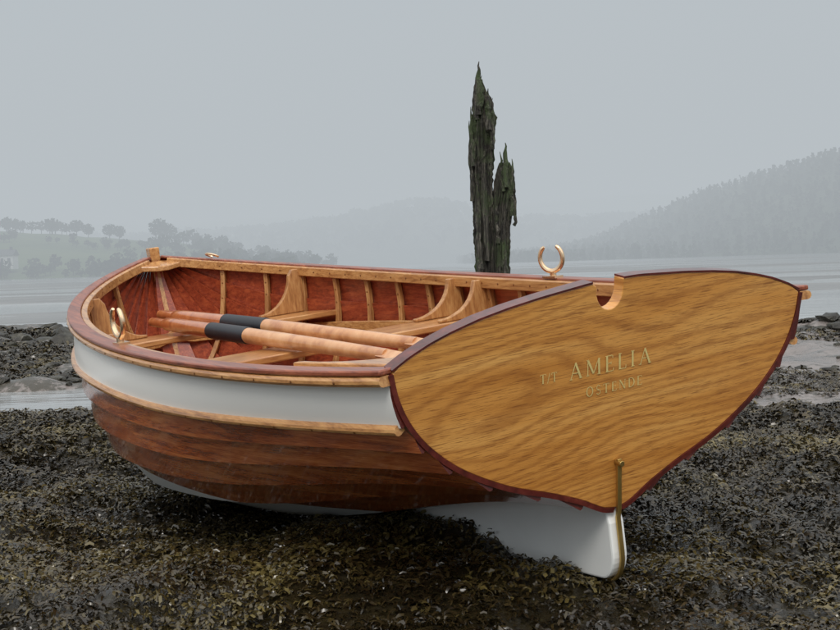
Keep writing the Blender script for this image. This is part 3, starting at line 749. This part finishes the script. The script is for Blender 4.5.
tree_mass('distant_woodland',sample(XM,2200,4,(-200,260),(0.1,.7),(3.8,6.3)),m_leaf,13,20)
def ztop(grid,x,v=.6):
    X,Y,Z=grid; i=int(np.argmin(abs(X[:,0]-x))); j=int(v*(X.shape[1]-1)); return X[i,j],Y[i,j],Z[i,j]
for k,(x,h) in enumerate([(-88.5,4.6),(-85.5,4.0),(-80,4.4),(-77.5,4.2),(-67,6.4),(-64.5,5.2)]):
    X_,Y_,Z_=ztop(XL,x); tree_mass('pine_tree' if k==0 else 'pine_tree.%03d'%k,[(x,Y_,Z_,h)],m_leaf,50+k,420)
hs=bpy.data.objects.new('white_house',None); scene.collection.objects.link(hs); hs.location=(-83.5,240,2.4)
m_wall=plain('house_render',(.6,.6,.57),.8); m_slate=plain('slate_roof',(.08,.085,.09),.7); m_glass=plain('window_glass',(.03,.035,.04),.2)
b_=MB(); b_.box((0,0,1.0),(2.2,1.6,1.4)); b_.obj('walls',m_wall,hs,smooth=False)
b_=MB(); b_.prism([np.array([-2.4,-1.9,2.35]),np.array([-2.4,1.9,2.35]),np.array([-2.4,0,3.6])],(4.8,0,0)); b_.box((1.4,0,3.6),(.25,.25,.5)); b_.obj('roof',m_slate,hs,smooth=False)
b_=MB()
for x in(-1.4,0,1.4): b_.box((x,-1.62,1.4),(.3,.04,.4))
b_.obj('windows',m_glass,hs,smooth=False)
# ---------------------------------------------------------------- mist
SIG=0.0046; FOG=(0.480,0.522,0.552)
m=bpy.data.materials.new('mist'); m.use_nodes=True; nt=m.node_tree; nt.nodes.clear(); out=N(nt,'ShaderNodeOutputMaterial')
ab=N(nt,'ShaderNodeVolumeAbsorption'); ab.inputs['Color'].default_value=(0,0,0,1); ab.inputs['Density'].default_value=SIG
em=N(nt,'ShaderNodeEmission'); em.inputs['Color'].default_value=(*FOG,1); em.inputs['Strength'].default_value=SIG  # mist glows by itself: emission stands in for scattered skylight
ad=N(nt,'ShaderNodeAddShader'); lk(nt,ab.outputs[0],ad.inputs[0]); lk(nt,em.outputs[0],ad.inputs[1]); lk(nt,ad.outputs[0],out.inputs['Volume'])
try: m.cycles.homogeneous_volume=True
except Exception: pass
b_=MB(); b_.box((0,1830,66),(3200,1800,71.7)); b_.obj('mist',m,smooth=False)
# ---------------------------------------------------------------- world + sun
SUN_EL=math.radians(45); SUN_AZ=math.radians(188)
w=bpy.data.worlds.new('World'); scene.world=w; w.use_nodes=True; nt=w.node_tree; nt.nodes.clear()
out=N(nt,'ShaderNodeOutputWorld'); bg=N(nt,'ShaderNodeBackground')
sky=N(nt,'ShaderNodeTexSky',sky_type='NISHITA'); sky.sun_disc=False; sky.sun_elevation=SUN_EL; sky.sun_rotation=SUN_AZ; sky.dust_density=4
bg.inputs['Strength'].default_value=0.1
tc=N(nt,'ShaderNodeTexCoord'); sp=N(nt,'ShaderNodeSeparateXYZ'); lk(nt,tc.outputs['Generated'],sp.inputs[0])
nz=noise(nt,mapping(nt,(1,1,2.5),coord='Generated'),2.0,3,.5)
el=math_(nt,'ADD',sp.outputs[2],math_(nt,'MULTIPLY',math_(nt,'SUBTRACT',nz,.5),0.06))
cl=ramp(nt,el,[(0.0,(5.1,5.5,5.8)),(0.08,(6.3,6.7,6.95)),(0.13,(6.3,6.75,7.05)),(0.25,(5.0,5.9,6.6)),(0.42,(12.8,13.0,13.1)),(1.0,(16.5,16.5,16.5))])
cl.node.color_ramp.interpolation='EASE'
lk(nt,mix(nt,0.94,sky.outputs[0],cl),bg.inputs['Color']); lk(nt,bg.outputs[0],out.inputs[0])
sd=bpy.data.lights.new('sun','SUN'); sd.energy=1.45; sd.angle=math.radians(20); sd.color=(1,.95,.88)
so=bpy.data.objects.new('sun',sd); scene.collection.objects.link(so)
dirv=Vector((math.sin(SUN_AZ)*math.cos(SUN_EL),math.cos(SUN_AZ)*math.cos(SUN_EL),math.sin(SUN_EL)))
so.rotation_euler=dirv.to_track_quat('Z','Y').to_euler(); so.location=(0,0,20)
